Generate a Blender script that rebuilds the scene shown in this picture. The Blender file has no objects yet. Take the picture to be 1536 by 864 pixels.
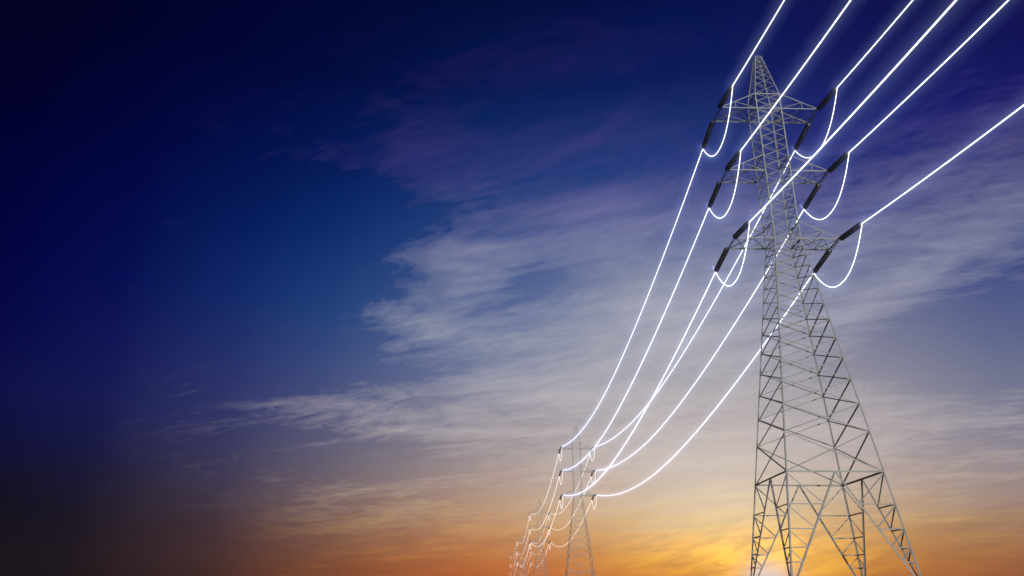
import bpy, math, random
from mathutils import Vector, Matrix
R = math.radians
random.seed(4)
S = 1.9                                   # metres per design unit
sc = bpy.context.scene
col = sc.collection

# ------------------------------------------------------------------ camera
PITCH, HEAD, FOC = 0.3829, 0.031, 1194.67        # pitch up, heading to the right, focal length (1536 wide)
cam_d = bpy.data.cameras.new('camera'); cam = bpy.data.objects.new('camera', cam_d); col.objects.link(cam)
cam.location = (0, 0, 0); cam.rotation_euler = (math.pi/2 + PITCH, 0, -HEAD)
cam_d.sensor_width = 36; cam_d.lens = FOC/1536*36
cam_d.clip_start = 0.1; cam_d.clip_end = 20000
sc.camera = cam

# ------------------------------------------------------------------ colour management, render
sc.view_settings.view_transform = 'Standard'; sc.view_settings.look = 'None'
sc.view_settings.exposure = 0; sc.view_settings.gamma = 1; sc.view_settings.use_curve_mapping = False
sc.render.engine = 'CYCLES'
sc.cycles.volume_bounces = 4
sc.cycles.max_bounces = 8
sc.cycles.transparent_max_bounces = 64
sc.cycles.use_denoising = True
sc.cycles.sample_clamp_indirect = 1.5

# ------------------------------------------------------------------ sky: dusk colours by compass direction and height
def lin(c):
    return tuple(((v/255)/12.92 if v/255 <= .04045 else ((v/255+.055)/1.055)**2.4) for v in c)

# colour seen towards (azimuth, elevation) in the photograph's part of the sky, read off row by row
GX = [0, 256, 512, 768, 1024, 1280, 1536]
GY = [0, 144, 288, 432, 576, 650, 720, 790, 864, 912]
GC = [
 [(1,1,28),(1,1,42),(0,4,44),(0,9,54),(1,9,66),(6,8,74),(8,7,74)],
 [(0,0,42),(0,3,56),(0,12,68),(4,26,86),(10,32,98),(14,26,108),(14,16,100)],
 [(0,0,58),(0,10,76),(2,30,98),(24,58,124),(46,70,138),(40,50,124),(30,46,118)],
 [(0,0,66),(6,22,92),(20,62,126),(66,92,148),(138,142,168),(100,108,150),(62,80,136)],
 [(6,8,70),(28,34,98),(66,82,132),(126,134,162),(168,166,174),(150,148,160),(108,115,146)],
 [(2,5,54),(30,36,92),(88,90,124),(146,142,154),(182,174,176),(168,160,168),(132,130,152)],
 [(3,4,26),(36,34,68),(118,110,120),(186,168,160),(210,202,200),(192,180,176),(158,146,150)],
 [(1,2,8),(36,26,42),(132,98,88),(210,158,112),(232,208,164),(212,170,112),(162,126,96)],
 [(0,0,3),(34,22,26),(144,74,30),(210,94,4),(212,128,0),(194,98,0),(150,72,8)],
 [(0,0,1),(26,18,20),(134,56,12),(204,76,0),(212,108,0),(186,80,0),(140,56,0)],
]
def cub(t): return t
def table(px, py):
    px = min(max(px, GX[0]), GX[-1]); py = min(max(py, GY[0]), GY[-1])
    i = max(k for k in range(len(GX)-1) if GX[k] <= px); j = max(k for k in range(len(GY)-1) if GY[k] <= py)
    u = (px-GX[i])/(GX[i+1]-GX[i]); v = (py-GY[j])/(GY[j+1]-GY[j])
    L = [[lin(GC[j+b][i+a]) for a in (0, 1)] for b in (0, 1)]
    return tuple(math.pow(sum(w*math.pow(L[b][a][k], .45) for a, b, w in ((0,0,(1-u)*(1-v)),(1,0,u*(1-v)),(0,1,(1-u)*v),(1,1,u*v))), 1/.45) for k in range(3))
def to_px(az, el):
    a = az - HEAD
    x, y, z = math.sin(a)*math.cos(el), math.cos(a)*math.cos(el), math.sin(el)
    d = math.cos(PITCH)*y + math.sin(PITCH)*z; u = -math.sin(PITCH)*y + math.cos(PITCH)*z
    if d < .2: return (768 + 3000*x, 0)
    return (768 + FOC*x/d, 432 - FOC*u/d)
def to_dir(px, py):
    X, U = (px-768)/FOC, (432-py)/FOC
    y = math.cos(PITCH) - math.sin(PITCH)*U; z = math.sin(PITCH) + math.cos(PITCH)*U
    a = math.atan2(X, y) + HEAD
    return a, math.atan2(z, math.hypot(X, y))

world = bpy.data.worlds.new('World'); sc.world = world; world.use_nodes = True
nt = world.node_tree; nt.nodes.clear()
def N(t, **kw):
    n = nt.nodes.new(t)
    for k, v in kw.items(): setattr(n, k, v)
    return n
def setin(n, i, v):
    if hasattr(v, 'is_linked') or isinstance(v, bpy.types.NodeSocket): nt.links.new(v, n.inputs[i])
    else: n.inputs[i].default_value = v
def M(op, a, b=None, c=None, clamp=False):
    n = N('ShaderNodeMath', operation=op, use_clamp=clamp)
    for i, v in enumerate((a, b, c)):
        if v is not None: setin(n, i, v)
    return n.outputs[0]
def MR(v, a, b, c=0., d=1., mode='SMOOTHSTEP'):
    n = N('ShaderNodeMapRange', interpolation_type=mode, clamp=True)
    for i, x in enumerate((v, a, b, c, d)): setin(n, i, x)
    return n.outputs[0]
def MIX(f, a, b, bt='MIX'):
    n = N('ShaderNodeMix', data_type='RGBA', blend_type=bt)
    setin(n, 0, f)
    for i, v in ((6, a), (7, b)):
        if isinstance(v, tuple): n.inputs[i].default_value = (*v[:3], 1)
        else: nt.links.new(v, n.inputs[i])
    return n.outputs[2]
tc = N('ShaderNodeTexCoord'); nrm = N('ShaderNodeVectorMath', operation='NORMALIZE'); nt.links.new(tc.outputs['Generated'], nrm.inputs[0])
sx = N('ShaderNodeSeparateXYZ'); nt.links.new(nrm.outputs[0], sx.inputs[0])
X_, Y_, Z_ = sx.outputs
AZ = M('ARCTAN2', X_, Y_)                      # 0 = along the line, positive to the right
EL = M('ARCSINE', Z_)
def ramp(fac, stops):
    n = N('ShaderNodeValToRGB'); nt.links.new(fac, n.inputs[0]); cr = n.color_ramp; cr.interpolation = 'LINEAR'
    while len(cr.elements) < len(stops): cr.elements.new(.5)
    for e, (p, c) in zip(cr.elements, sorted(stops)): e.position = p
    for e, (p, c) in zip(cr.elements, sorted(stops)): e.color = (*c[:3], 1)
    return n.outputs[0]
ELS = [-3, 0, 1.5, 3, 5, 7, 9.5, 12.5, 16, 20, 25, 30, 36, 43, 60]
elf = MR(EL, R(-5), R(90), 0, 1, 'LINEAR')
back = [(0, (10,10,16)), (5, (28,24,42)), (12, (26,28,62)), (25, (16,22,66)), (50, (8,10,46))]
base = ramp(elf, [((e+5)/95, lin(c)) for e, c in back])
COLS = [-75, -42, -34, -26, -18, -12, -6, 0, 6, 12, 18, 26, 34, 42, 75]
prev = None
for i, az in enumerate(COLS):
    if abs(az) == 75: c = base
    else:
        st = []
        for e in ELS:
            p = to_px(R(az), R(e)); st.append(((e+5)/95, table(*p)))
        c = ramp(elf, st)
    prev = c if prev is None else MIX(MR(AZ, R(COLS[i-1]), R(az), 0, 1, 'LINEAR'), prev, c)
sky = prev
# warm glow round the low sun
def blob(px, py, sx_, sy_, rot=0):
    a, e = to_dir(px, py); k = FOC
    da = M('MULTIPLY', M('SUBTRACT', AZ, a), math.cos(e)*k); de = M('MULTIPLY', M('SUBTRACT', EL, e), k)
    if rot:
        c, s = math.cos(R(rot)), math.sin(R(rot))
        da, de = M('ADD', M('MULTIPLY', da, c), M('MULTIPLY', de, s)), M('SUBTRACT', M('MULTIPLY', de, c), M('MULTIPLY', da, s))
    q = M('ADD', M('POWER', M('ABSOLUTE', M('DIVIDE', da, sx_)), 2.), M('POWER', M('ABSOLUTE', M('DIVIDE', de, sy_)), 2.))
    return M('EXPONENT', M('MULTIPLY', q, -1.))
# clouds: high thin cirrus sheet, coordinates on a plane overhead so that it shrinks towards the horizon
zz = M('ADD', M('MAXIMUM', Z_, 0.0), 0.10)
PX = M('DIVIDE', X_, zz); PY = M('DIVIDE', Y_, zz)
def cloud_noise(ang, along, across, scale, detail, rough, dist, off):
    c, s = math.cos(R(ang)), math.sin(R(ang))
    u = M('MULTIPLY', M('ADD', M('MULTIPLY', PX, s), M('MULTIPLY', PY, c)), along)
    v = M('MULTIPLY', M('SUBTRACT', M('MULTIPLY', PX, c), M('MULTIPLY', PY, s)), across)
    cb = N('ShaderNodeCombineXYZ'); setin(cb, 0, u); setin(cb, 1, v); cb.inputs[2].default_value = off
    n = N('ShaderNodeTexNoise'); nt.links.new(cb.outputs[0], n.inputs['Vector'])
    n.inputs['Scale'].default_value = scale; n.inputs['Detail'].default_value = detail
    n.inputs['Roughness'].default_value = rough; n.inputs['Distortion'].default_value = dist
    return n.outputs[0]
n1 = cloud_noise(-58, .70, 1.05, 1.9, 14, .70, 1.0, 3.1)
n2 = cloud_noise(-66, .30, 1.5, 4.2, 10, .70, 1.3, 8.4)
n3 = cloud_noise(-72, .10, 1.5, 6.0, 8, .62, .5, 1.7)
fn = M('ADD', M('ADD', M('MULTIPLY', n1, .55), M('MULTIPLY', n2, .33)), M('MULTIPLY', n3, .12))
def bar_noise(ku, kv, tilt, off, detail=9, rough=.6, dist=.7):
    cb = N('ShaderNodeCombineXYZ'); setin(cb, 0, M('MULTIPLY', AZ, ku)); setin(cb, 1, M('MULTIPLY', M('SUBTRACT', EL, M('MULTIPLY', AZ, tilt)), kv)); cb.inputs[2].default_value = off
    n = N('ShaderNodeTexNoise'); nt.links.new(cb.outputs[0], n.inputs['Vector']); n.inputs['Scale'].default_value = 1.
    n.inputs['Detail'].default_value = detail; n.inputs['Roughness'].default_value = rough; n.inputs['Distortion'].default_value = dist
    return n.outputs[0]
n6 = cloud_noise(-55, .9, 1.5, 7.0, 7, .62, 1.8, 5.5)
fn = M('ADD', fn, M('MULTIPLY', M('SUBTRACT', n6, .5), .24))
n4 = bar_noise(9, 62, .14, 2.2)
n5 = bar_noise(16, 95, .22, 6.2)
BL = [  # px, py, sx, sy, amount, rotation (degrees, anticlockwise in the sky)
 (1010,470,300,130,.22,12), (880,350,170,45,.16,14), (700,395,90,50,.13,0), (660,492,120,26,.18,-8), (500,430,90,60,-.06,0), (420,540,110,50,-.10,0), (330,290,190,60,-.16,0), (300,400,150,50,-.10,0), (540,300,80,40,-.08,0), (500,612,100,20,.12,0),
 (640,647,190,8,.12,0), (740,585,130,34,.10,0), (620,570,80,20,-.08,0), (600,700,160,30,-.08,0), (640,175,80,50,.07,30), (890,200,110,18,.11,18), (850,95,170,22,.05,6), (860,150,220,26,-.05,8), (700,250,120,50,.02,-20),
 (430,300,30,40,.04,0), (700,305,50,12,.06,-28), (400,485,80,12,.06,6), (1390,402,190,30,.15,24), (1500,330,90,40,-.05,20), (1480,240,110,50,.05,20),
 (600,520,50,12,.12,18), (1080,650,330,80,.12,0), (1000,800,420,90,.07,0), (90,415,120,14,.08,0), (330,480,110,60,-.10,0), (560,770,110,14,.04,0), (880,300,70,30,.06,15),
 (810,420,60,26,-.16,0), (1480,520,120,60,-.14,10), (700,370,60,14,.1,5), (1300,640,300,60,.02,8), (1330,60,260,110,-.10,0)]
bias = None
for b in BL:
    t = M('MULTIPLY', blob(b[0], b[1], b[2], b[3], b[5]), b[4]); bias = t if bias is None else M('ADD', bias, t)
dens = MR(M('ADD', fn, bias), .505, .85, 0., 1., 'LINEAR')
low = MR(EL, R(2), R(13), 1., 0.)
# cloud light: brighter than the clear sky behind it, tinted by height above the horizon and by distance from the sun
ccol = ramp(elf, [((e+5)/95, lin(c)) for e, c in [(0,(255,110,5)), (2.2,(255,152,12)), (4,(255,190,60)), (5.8,(248,216,150)), (8.5,(232,218,206)), (12,(222,210,206)), (17,(198,196,202)), (23,(172,174,190)), (27,(150,140,182)), (30,(104,86,160)), (37,(72,46,124)), (48,(60,26,90))]])
fade = M('MULTIPLY', MR(M('ADD', AZ, M('MULTIPLY', low, R(-7))), R(-27), R(-9), .0, 1.), MR(EL, R(24), R(40), 1., .42))
sky = MIX(M('MULTIPLY', M('MULTIPLY', dens, fade), .70), sky, ccol)
# thin darker veins between the bright streaks near the horizon
vein = MR(n4, .42, .64)
sky = MIX(M('MULTIPLY', M('MULTIPLY', low, vein), .30), sky, (.70,.48,.28), 'MULTIPLY')
# the sun just above the horizon, veiled
def addc(sk, f, c):
    return MIX(f, sk, MIX(1., sk, c, 'ADD'))
sky = addc(sky, M('MULTIPLY', blob(1125, 836, 135, 36), MR(n5, .36, .60, .12, 1.)), (1.0,.56,.0))
sky = addc(sky, blob(1175, 842, 90, 22), (.45,.28,.0))
sky = addc(sky, M('MULTIPLY', blob(1110, 765, 90, 50), MR(n4, .34, .60, .25, 1.)), lin((128,124,100)))
sky = MIX(M('MULTIPLY', blob(1152, 872, 32, 26), .9), sky, (.80,.92,1.15))
bg = N('ShaderNodeBackground'); out = N('ShaderNodeOutputWorld')
nt.links.new(sky, bg.inputs[0]); bg.inputs[1].default_value = 1.0
nt.links.new(bg.outputs[0], out.inputs[0])
world.cycles.sampling_method = 'MANUAL'; world.cycles.sample_map_resolution = 512

# ------------------------------------------------------------------ the one lamp: front light added from behind, to the right, opposite the sun
ld = bpy.data.lights.new('front_light', 'SUN'); ld.energy = 4.2; ld.angle = R(0.5); ld.color = (1, .985, .95)
front_light = bpy.data.objects.new('front_light', ld); col.objects.link(front_light)
SD = Vector((.13, -1, .07)).normalized()        # direction towards the lamp
front_light.rotation_euler = SD.to_track_quat('Z', 'Y').to_euler(); front_light.location = (40, -60, 60)

# ------------------------------------------------------------------ materials
def mat(name, rough=.6, metal=0., c1=(.3,.3,.3), c2=None, scale=3., bump=0., fine=40.):
    m = bpy.data.materials.new(name); m.use_nodes = True; t = m.node_tree; p = t.nodes['Principled BSDF']
    p.inputs['Roughness'].default_value = rough; p.inputs['Metallic'].default_value = metal
    tcn = t.nodes.new('ShaderNodeTexCoord'); n = t.nodes.new('ShaderNodeTexNoise'); t.links.new(tcn.outputs['Object'], n.inputs[0])
    n.inputs['Scale'].default_value = scale; n.inputs['Detail'].default_value = 6; n.inputs['Roughness'].default_value = .65
    r = t.nodes.new('ShaderNodeValToRGB'); t.links.new(n.outputs[0], r.inputs[0])
    r.color_ramp.elements[0].position = .32; r.color_ramp.elements[1].position = .68
    r.color_ramp.elements[0].color = (*c1, 1); r.color_ramp.elements[1].color = (*(c2 or c1), 1)
    t.links.new(r.outputs[0], p.inputs['Base Color'])
    if bump:
        n2_ = t.nodes.new('ShaderNodeTexNoise'); t.links.new(tcn.outputs['Object'], n2_.inputs[0]); n2_.inputs['Scale'].default_value = fine
        b = t.nodes.new('ShaderNodeBump'); b.inputs['Strength'].default_value = bump; t.links.new(n2_.outputs[0], b.inputs['Height'])
        t.links.new(b.outputs[0], p.inputs['Normal'])
    return m
steel = mat('galvanised_steel', .5, .0, (.155,.162,.16), (.225,.232,.228), 1.3, .15)
fitting = mat('bright_fitting', .35, .7, (.45,.46,.48), (.6,.61,.63), 8)
porcelain = mat('dark_porcelain', .5, 0, (.006,.006,.006), (.012,.011,.011), 12)
core_m = mat('grey_cap_metal', .5, 0, (.30,.30,.30), (.42,.42,.41), 10)
concrete = mat('concrete', .9, 0, (.24,.23,.21), (.34,.33,.30), 3, .4)
soil = mat('dry_grass_soil', .95, 0, (.035,.045,.018), (.09,.08,.04), .35, .6, 4)
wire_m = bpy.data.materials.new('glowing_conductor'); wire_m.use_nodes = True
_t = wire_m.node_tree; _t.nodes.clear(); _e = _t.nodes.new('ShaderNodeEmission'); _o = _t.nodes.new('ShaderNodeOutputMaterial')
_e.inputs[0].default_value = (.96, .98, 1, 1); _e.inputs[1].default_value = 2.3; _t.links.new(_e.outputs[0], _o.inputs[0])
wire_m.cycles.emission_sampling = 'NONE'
def glow_mat(k, c, st):  # emissive volume shell added to imitate a light halo round the wires
    m = bpy.data.materials.new('added_halo_%s' % k); m.use_nodes = True; t = m.node_tree; t.nodes.clear()
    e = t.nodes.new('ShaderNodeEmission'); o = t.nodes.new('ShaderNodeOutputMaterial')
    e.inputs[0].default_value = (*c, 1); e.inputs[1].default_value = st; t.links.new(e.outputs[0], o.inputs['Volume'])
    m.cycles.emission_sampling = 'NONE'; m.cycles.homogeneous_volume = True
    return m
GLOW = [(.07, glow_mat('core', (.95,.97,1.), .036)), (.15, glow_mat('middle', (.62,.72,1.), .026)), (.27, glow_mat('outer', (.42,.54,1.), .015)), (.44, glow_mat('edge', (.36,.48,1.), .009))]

# ------------------------------------------------------------------ mesh helpers
class MB:
    def __init__(s): s.v = []; s.f = []; s.sm = False
    def hexa(s, a, b, u, v, w, t):
        """bar from a to b, cross-section corners spanned by u*w and v*t from the line"""
        i = len(s.v)
        for p in (a, b):
            for x, y in ((0,0),(1,0),(1,1),(0,1)): s.v.append(p + u*(w*x) + v*(t*y))
        s.f += [(i,i+1,i+2,i+3),(i+7,i+6,i+5,i+4),(i,i+4,i+5,i+1),(i+1,i+5,i+6,i+2),(i+2,i+6,i+7,i+3),(i+3,i+7,i+4,i)]
    def angle(s, a, b, n, w, t=None, flip=False, trim=0.):
        """angle iron from a to b: one flange lies in the plane whose outward normal is n, the other points inwards"""
        a, b, n = Vector(a), Vector(b), Vector(n); t = t or w*.22
        d = (b-a).normalized(); a = a + d*trim; b = b - d*trim
        n = (n - d*n.dot(d)).normalized(); u = d.cross(n)
        if abs(u.z) > .05:
            if u.z > 0: u = -u                       # inward flange along the upper edge
        elif flip: u = -u
        s.hexa(a - u*(w/2) - n*t, b - u*(w/2) - n*t, u, n, w, t)              # flange in the face
        s.hexa(a - u*(w/2) - n*w, b - u*(w/2) - n*w, u, n, t, w - t)          # inward flange
    def corner(s, a, b, ex, ey, w, t):
        """leg angle: corner outwards, flanges along -ex and -ey"""
        a, b = Vector(a), Vector(b); ex, ey = Vector(ex), Vector(ey)
        s.hexa(a - ex*w - ey*t, b - ex*w - ey*t, ex, ey, w, t)
        s.hexa(a - ex*t - ey*w, b - ex*t - ey*w, ex, ey, t, w - t)
    def box(s, c, dx, dy, dz):
        c = Vector(c); s.hexa(c + Vector((-dx,-dy,-dz)), c + Vector((-dx,-dy,dz)), Vector((1,0,0)), Vector((0,1,0)), 2*dx, 2*dy)
    def lathe(s, a, b, prof, n=14):
        """prof: (distance along, radius)"""
        a, b = Vector(a), Vector(b); d = (b-a).normalized(); u = d.orthogonal().normalized(); v = d.cross(u); i0 = len(s.v)
        for l, r in prof:
            for k in range(n):
                q = 2*math.pi*k/n; s.v.append(a + d*l + (u*math.cos(q) + v*math.sin(q))*r)
        for j in range(len(prof)-1):
            for k in range(n):
                s.f.append((i0+j*n+k, i0+j*n+(k+1)%n, i0+(j+1)*n+(k+1)%n, i0+(j+1)*n+k))
        s.f.append(tuple(i0+k for k in range(n))[::-1]); s.f.append(tuple(i0+(len(prof)-1)*n+k for k in range(n)))
    def tube(s, pts, r, n=8):
        pts = [Vector(p) for p in pts]; i0 = len(s.v)
        for j, p in enumerate(pts):
            d = (pts[min(j+1, len(pts)-1)] - pts[max(j-1, 0)]).normalized(); u = d.cross(Vector((1,0,0))).normalized(); v = d.cross(u)
            for k in range(n):
                q = 2*math.pi*k/n; s.v.append(p + (u*math.cos(q) + v*math.sin(q))*r)
        for j in range(len(pts)-1):
            for k in range(n):
                s.f.append((i0+j*n+k, i0+j*n+(k+1)%n, i0+(j+1)*n+(k+1)%n, i0+(j+1)*n+k))
        s.f.append(tuple(i0+k for k in range(n))[::-1]); s.f.append(tuple(i0+(len(pts)-1)*n+k for k in range(n)))
    def capsule(s, pts, r, n=14):
        """tube whose two ends taper to a rounded tip beyond the last point"""
        pts = [Vector(p) for p in pts]; i0 = len(s.v); rings = []
        a, b = (pts[0]-pts[1]).normalized(), (pts[-1]-pts[-2]).normalized()
        for q in (8, 35, 62): rings.append((pts[0] + a*r*math.cos(R(q)), -a, r*math.sin(R(q))))
        for j, p in enumerate(pts):
            rings.append((p, (pts[min(j+1, len(pts)-1)] - pts[max(j-1, 0)]).normalized(), r))
        for q in (62, 35, 8): rings.append((pts[-1] + b*r*math.cos(R(q)), b, r*math.sin(R(q))))
        for p, d, rr in rings:
            u = d.cross(Vector((1,0,0))).normalized(); v = d.cross(u)
            for k in range(n):
                q = 2*math.pi*k/n; s.v.append(p + (u*math.cos(q) + v*math.sin(q))*rr)
        for j in range(len(rings)-1):
            for k in range(n):
                s.f.append((i0+j*n+k, i0+j*n+(k+1)%n, i0+(j+1)*n+(k+1)%n, i0+(j+1)*n+k))
        s.f.append(tuple(i0+k for k in range(n))[::-1]); s.f.append(tuple(i0+(len(rings)-1)*n+k for k in range(n)))
    def build(s, name, m, parent=None, smooth=False, scale=S):
        me = bpy.data.meshes.new(name); me.from_pydata([tuple(Vector(p)*scale) for p in s.v], [], s.f); me.materials.append(m)
        me.update()
        if smooth:
            for p in me.polygons: p.use_smooth = len(p.vertices) == 4
        o = bpy.data.objects.new(name, me); col.objects.link(o)
        if parent: o.parent = parent
        return o
def tag(o, label=None, cat=None, group=None, kind=None):
    for k, v in (('label', label), ('category', cat), ('group', group), ('kind', kind)):
        if v: o[k] = v
    return o
def empty(name, loc):
    o = bpy.data.objects.new(name, None); col.objects.link(o); o.location = loc; return o
def copy_tree(o, parent=None):
    c = o.copy(); col.objects.link(c); c.parent = parent
    for ch in o.children: copy_tree(ch, c)
    return c

# ------------------------------------------------------------------ layout (design units; tower base at the footing tops)
X0, Y0, L = 12.338, 30.0, 80.268
ZF = .463
ZP, WP, ZT1 = 23.762, .149, 21.384
HB, ARM = .5652, 2.180
ZT = {1: 21.384, 2: 18.221, 3: 15.021}; ZB = {1: 20.612, 2: 17.451, 3: 14.235}
ZW, WW = 4.519, 1.769
def hw(z):
    if z > ZT1: return HB + (WP-HB)*(z-ZT1)/(ZP-ZT1)
    if z > ZB[3]: return HB
    return HB + (WW-HB)*(ZB[3]-z)/(ZB[3]-ZW)
GROUND = .22                                     # ground level at the towers, in design units above the camera

# ------------------------------------------------------------------ ground: one sheet, rising a little from the camera to the line
def terrain(x, y):
    r = math.hypot(x, y); k = min(max((r-6)/38, 0), 1); k = k*k*(3-2*k)
    return (-1.6 + (GROUND*S + 1.6)*k) + .05*math.sin(x*.11+1)*math.cos(y*.09)*k
g = MB()
def axis(lo, hi):
    a = [v for v in (-600,-450,-300,-200,-140,-100,-75,-55,-45,-38,-32,-26,-21,-17,-13,-10,-7,-4,-1.5,1.5,4,7,10,13,17,21,26,32,38,45,55,75,100,140,200,300,450,600,705) if lo <= v <= hi]
    return a
GXs, GYs = axis(-600, 600), axis(-200, 705)
for y in GYs:
    for x in GXs: g.v.append(Vector((x, y, terrain(x, y))))
for j in range(len(GYs)-1):
    for k in range(len(GXs)-1):
        a = j*len(GXs)+k; g.f.append((a, a+1, a+1+len(GXs), a+len(GXs)))
gr = g.build('ground', soil, scale=1, smooth=True); tag(gr, kind='structure')

# ------------------------------------------------------------------ the lattice tower, built once
LEV_BODY = [ZT1, 21.03] + [ZB[3] + .49054*k for k in range(13, -1, -1)]
LEV_BODY[2] = ZB[1]
LEV_LOW = [ZB[3], 13.86, 13.45, 12.965, 12.47, 11.88, 11.21, 10.51, 9.727, 8.88, 8.01, 7.05, 5.99, ZW]
LEV_PEAK = [ZP, 23.53, 23.27, 23.008, 22.723, 22.395, 21.971, ZT1]
LEV_FOOT = [ZW, 3.38, 2.547, 1.925, 1.452]
FACES = [((0,-1,0), (-1,-1), (1,-1)), ((1,0,0), (1,-1), (1,1)), ((0,1,0), (1,1), (-1,1)), ((-1,0,0), (-1,1), (-1,-1))]
def make_tower():
    root = empty('transmission_tower', (X0*S, Y0*S, GROUND*S))
    up = -GROUND
    def P(sx, sy, z, h=None):
        h = hw(z) if h is None else h
        return Vector((sx*h, sy*h, z + up))
    for (sx, sy) in ((-1,-1),(1,-1),(1,1),(-1,1)):
        m = MB(); ex, ey = (sx,0,0), (0,sy,0)
        for z0, z1, w in ((ZF, ZW, .060), (ZW, 9.727, .050), (9.727, ZB[3], .046), (ZB[3], ZT1, .050), (ZT1, ZP, .038)):
            m.corner(P(sx,sy,z0), P(sx,sy,z1), ex, ey, w, w*.25)
        lg = m.build('leg', steel, root)
        c = MB(); h = hw(ZF); base_z = up + GROUND - .25
        for r0, z0, z1 in ((.26, base_z, up+ZF-.02), (.12, up+ZF-.02, up+ZF)):
            cc = Vector((sx*(h-.02), sy*(h-.02), 0))
            c.box((cc.x, cc.y, (z0+z1)/2), r0, r0, (z1-z0)/2)
        c.build('footing', concrete, root)
    for n, A, B in FACES:
        nv = Vector(n)
        m = MB()
        def panels(levels, w, inset):
            for a, b in zip(levels[:-1], levels[1:]):
                for k, (p, q) in enumerate(((A, B), (B, A))):
                    d = nv*(-inset - .028*k)
                    m.angle(P(*p, a)+d, P(*q, b)+d, n, w, trim=.03, flip=bool(k))
        panels(LEV_PEAK, .018, .012); panels(LEV_BODY, .023, .016); panels(LEV_LOW[:7], .029, .018); panels(LEV_LOW[6:], .041, .020)
        m.build('lattice_bracing', steel, root)
        hb = [(ZP, .026), (ZT[1], .05), (ZB[1], .04), (ZB[3], .045)] + ([(ZB[2], .04), (ZT[2], .03), (ZT[3], .03)] if n[0] else [])
        for z, w in hb:
            m = MB(); m.angle(P(*A, z)-nv*.004, P(*B, z)-nv*.004, n, w, trim=.02); m.build('horizontal_strut', steel, root)
        m = MB(); m.angle(P(*A, ZW)-nv*.004, P(*B, ZW)-nv*.004, n, .058, trim=.02); m.build('waist_beam', steel, root)
        # inverted V from the middle of the waist beam to the feet, with its lacing
        for s_, C in ((0, A), (1, B)):
            m = MB(); mid = P(*A, ZW)*.5 + P(*B, ZW)*.5 - nv*.01; foot = P(*C, ZF)
            foot = foot + (mid-foot).normalized()*.05 - nv*.01
            m.angle(mid, foot, n, .056, flip=bool(s_))
            def V(z): return mid + (foot-mid)*((mid.z-(z+up))/(mid.z-foot.z))
            for k in range(1, len(LEV_FOOT)):
                z = LEV_FOOT[k]
                m.angle(P(*C, z)-nv*.006, V(z), n, .040, trim=.015)
                m.angle(P(*C, LEV_FOOT[k-1]-.03)-nv*.03, V(z+.03)-nv*.022, n, .036, trim=.02)
            m.build('leg_bracing', steel, root)
    # crossarms
    for i in (1, 2, 3):
        for sx in (-1, 1):
            zb, zt = ZB[i]+up, ZT[i]+up
            arm = MB(); lace = MB(); tip = arm
            mx = HB + (ARM-HB)*.57; f = .57
            for sy in (-1, 1):
                n = Vector((0, sy, 0)); y = sy*HB
                bI, bM, bO = Vector((sx*HB, y, zb)), Vector((sx*mx, y, zb)), Vector((sx*ARM, y, zb))
                tI = Vector((sx*HB, y, zt)); tM = tI + (bO-tI)*f
                arm.angle(bI, bO, n, .050, flip=(sx*sy > 0)); arm.angle(tI, bO, n, .040, flip=(sx*sy < 0))
                lace.angle(tM - n*.01, bM - n*.01, n, .028); lace.angle(tM - n*.012, bI - n*.012, n, .024, trim=.04)
            Z = Vector((0,0,-1))
            def pt(x, sy, top=0):
                if top: t = (x-HB)/(ARM-HB); return Vector((sx*x, sy*HB, zt + (zb-zt)*t))
                return Vector((sx*x, sy*HB, zb - .012))
            for (xa, ya, xb, yb, w) in ((mx,-1,mx,1,.030),(mx,-1,HB,1,.030),(HB,-1,mx,1,.018),(ARM,-1,mx,1,.030),(mx,-1,ARM,1,.018)):
                lace.angle(pt(xa,ya)+Vector((0,0,w*.2)), pt(xb,yb)+Vector((0,0,w*.2)), Z, w, trim=.03)
            for (xa, ya, xb, yb, w) in ((mx,-1,mx,1,.026),(HB,-1,HB,1,.034),(mx,-1,HB,1,.016)):
                lace.angle(pt(xa,ya,1), pt(xb,yb,1), -Z, w, trim=.03)
            e = ARM - .012
            tip.angle(Vector((sx*e, -HB, zb)), Vector((sx*e, HB, zb)), (sx,0,0), .040)
            tip.angle(Vector((sx*(e+.085), -HB-.02, zb-.02)), Vector((sx*(e+.085), HB+.02, zb-.02)), (sx,0,0), .020)
            for q in (-.22, .05, .3): tip.box((sx*(e+.045), q*HB*1.6, zb-.022), .05, .03, .006)
            a = arm.build('crossarm', steel, root)
            lace.build('arm_lacing', steel, a)
    return root
ORD = ['nearest, largest', 'second nearest', 'third', 'fourth', 'farthest, faintest']
tower0 = make_tower()
NT = 5
TL = ['large near steel lattice tower filling the right of the picture', 'second lattice tower, small and distant, left of the large one',
      'third lattice tower, hazy, left of the second tower', 'fourth lattice tower, barely visible outline behind the third', 'farthest lattice tower of the row, almost lost in haze']
for k in range(NT):
    o = tower0 if k == 0 else copy_tree(tower0)
    o.location = (X0*S, (Y0+L*k)*S, GROUND*S); tag(o, TL[k], 'power tower', 'lattice transmission towers in a row')

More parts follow.
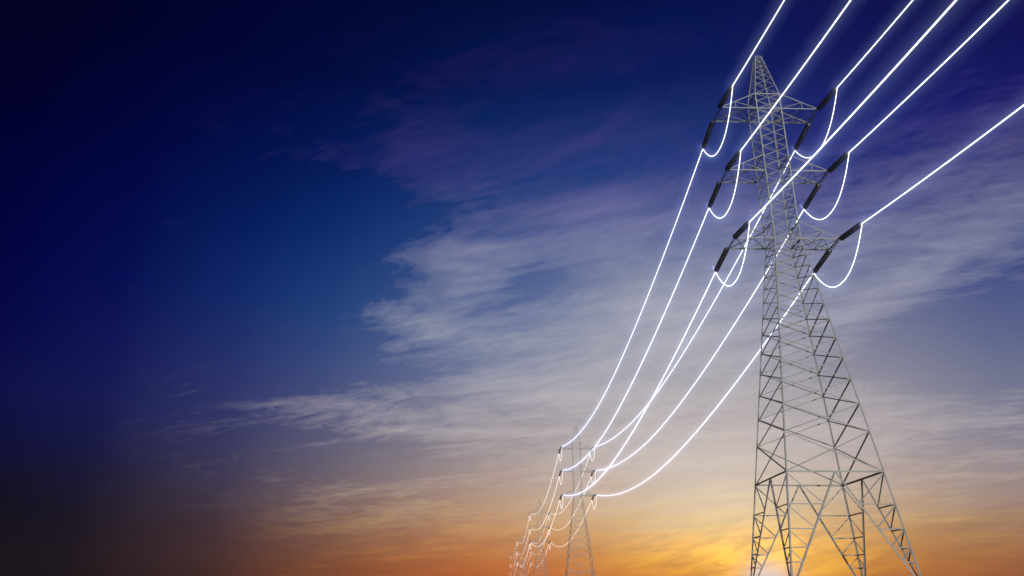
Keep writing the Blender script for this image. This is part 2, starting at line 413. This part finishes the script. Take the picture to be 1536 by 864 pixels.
# ------------------------------------------------------------------ insulator strings
OFF, END, DROP = .04, 2.48, -.25
def make_string(sgn):
    """sgn -1: string pulling towards the camera, +1 away; origin at the arm tip"""
    root = empty('insulator_string', (0,0,0))
    a = Vector((0, 0, 0)); b = Vector((0, sgn*(END-HB), DROP)); d = (b-a).normalized(); ln = (b-a).length
    f = MB(); f.lathe(a, b, [(0,.012),(.0,.022),(.05,.022),(.06,.014),(.11,.014)]); f.build('end_fitting', fitting, root, True)
    f = MB(); f.lathe(b - d*.09, b, [(0,.016),(.03,.026),(.07,.03),(.10,.03)]); f.build('wire_clamp', fitting, root, True)
    f = MB(); f.lathe(a + d*.05, b, [(0, .042), (ln-.1, .042)], 12); f.build('cap_and_pin_core', core_m, root, True)
    nD = 11; l0, l1 = .06, ln-.05; st = (l1-l0)/nD; pr = [(l0-.02, .02)]
    for k in range(nD):
        z = l0 + st*k
        pr += [(z, .030), (z+st*.06, .104), (z+st*.14, .118), (z+st*.34, .106), (z+st*.40, .036), (z+st*.98, .030)]
    f = MB(); f.lathe(a, b, pr, 20); f.build('ribbed_discs', porcelain, root, True)
    return root
S_near, S_far = make_string(-1), make_string(1)
used = {-1: False, 1: False}
TN = ['the large near tower', 'the second tower', 'the hazy third tower', 'the faint fourth tower', 'the farthest tower']
LV = {1: 'top', 2: 'middle', 3: 'bottom'}; SD_ = {-1: 'left', 1: 'right'}
for k in range(NT):
    for i in (1, 2, 3):
        for sx in (-1, 1):
            for sg in (-1, 1):
                src = S_near if sg < 0 else S_far
                o = src if not used[sg] else copy_tree(src); used[sg] = True
                o.location = ((X0+sx*(ARM+OFF))*S, (Y0+L*k+sg*HB)*S, ZB[i]*S)
                tag(o, 'black ribbed insulator, %s %s-hand arm of %s, %s' % (LV[i], SD_[sx], TN[k], 'upper and nearer one' if sg < 0 else 'lower and farther one'), 'insulator', 'insulator strings at the arm tips')

# ------------------------------------------------------------------ glowing conductors
def conductor(name, pts, r, label, cat, group, glow=True, n=8):
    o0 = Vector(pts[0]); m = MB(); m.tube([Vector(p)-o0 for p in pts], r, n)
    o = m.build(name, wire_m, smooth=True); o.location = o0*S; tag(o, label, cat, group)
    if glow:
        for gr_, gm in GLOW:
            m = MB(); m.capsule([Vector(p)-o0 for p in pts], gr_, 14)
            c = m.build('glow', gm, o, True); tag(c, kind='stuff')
    return o
SAG, EX = 3.12, 1.87
JS, JE = 1.5, 2.15
WR = .0195
CAMD = Vector((0,0,0))
for i in (1, 2, 3):
    for sx in (-1, 1):
        x = X0 + sx*(ARM+OFF); z0 = ZB[i]+DROP
        for k in range(-1, NT-1):
            pts = []; sag = 2.85 if k == -1 else SAG; NPT = 96
            for j in range(NPT+1):
                t = j/NPT; y = Y0 + L*k + END + t*(L-2*END)
                pts.append((x, y, z0 - sag*(1-abs(2*t-1)**EX)))
            where = {-1: 'passing overhead from the large near tower out of the top of the picture'}.get(k) or 'sagging from %s to %s' % (TN[k], TN[k+1])
            if k == -1: lab = 'glowing wire from %s %s-hand arm of the large near tower up out of view' % (LV[i], SD_[sx])
            else: lab = 'glowing white wire, %s %s-hand arms, sagging between %s and %s' % (LV[i], SD_[sx], TN[k].replace('the ', '', 1), TN[k+1].replace('the ', '', 1))
            conductor('power_line', pts, WR, lab, 'power line', 'glowing power lines between the towers', glow=(k < 1))
        for k in range(NT):
            pts = []
            for j in range(41):
                t = j/40; y = Y0 + L*k - END + 2*END*t
                pts.append((x, y, z0 - JS*(1-abs(2*t-1)**JE)))
            conductor('jumper_wire', pts, WR*.85, 'glowing jumper loop hanging under the %s %s-hand arm of %s' % (LV[i], SD_[sx], TN[k]), 'jumper wire', 'glowing jumper loops under the arms', glow=(k < 1))

# ------------------------------------------------------------------ haze
HAZE = .0009
if HAZE:
    hb = MB(); x0, x1, y0, y1, z0, z1 = -620, 640, -300, 730, -2.6, 46.6
    hb.v = [Vector(p) for p in ((x0,y0,z0),(x1,y0,z0),(x1,y1,z0),(x0,y1,z0),(x0,y0,z1),(x1,y0,z1),(x1,y1,z1),(x0,y1,z1))]
    hb.f = [(3,2,1,0),(4,5,6,7),(0,1,5,4),(1,2,6,5),(2,3,7,6),(3,0,4,7)]
    hm = bpy.data.materials.new('haze_air'); hm.use_nodes = True; t = hm.node_tree; t.nodes.clear()
    pv = t.nodes.new('ShaderNodeVolumePrincipled'); o = t.nodes.new('ShaderNodeOutputMaterial'); t.links.new(pv.outputs[0], o.inputs['Volume'])
    pv.inputs['Color'].default_value = (1, .93, .83, 1); pv.inputs['Density'].default_value = HAZE; pv.inputs['Anisotropy'].default_value = .95
    hm.cycles.homogeneous_volume = True
    hz = hb.build('haze', hm, scale=1); tag(hz, 'thin evening haze filling the air over the field', 'haze', kind='stuff')
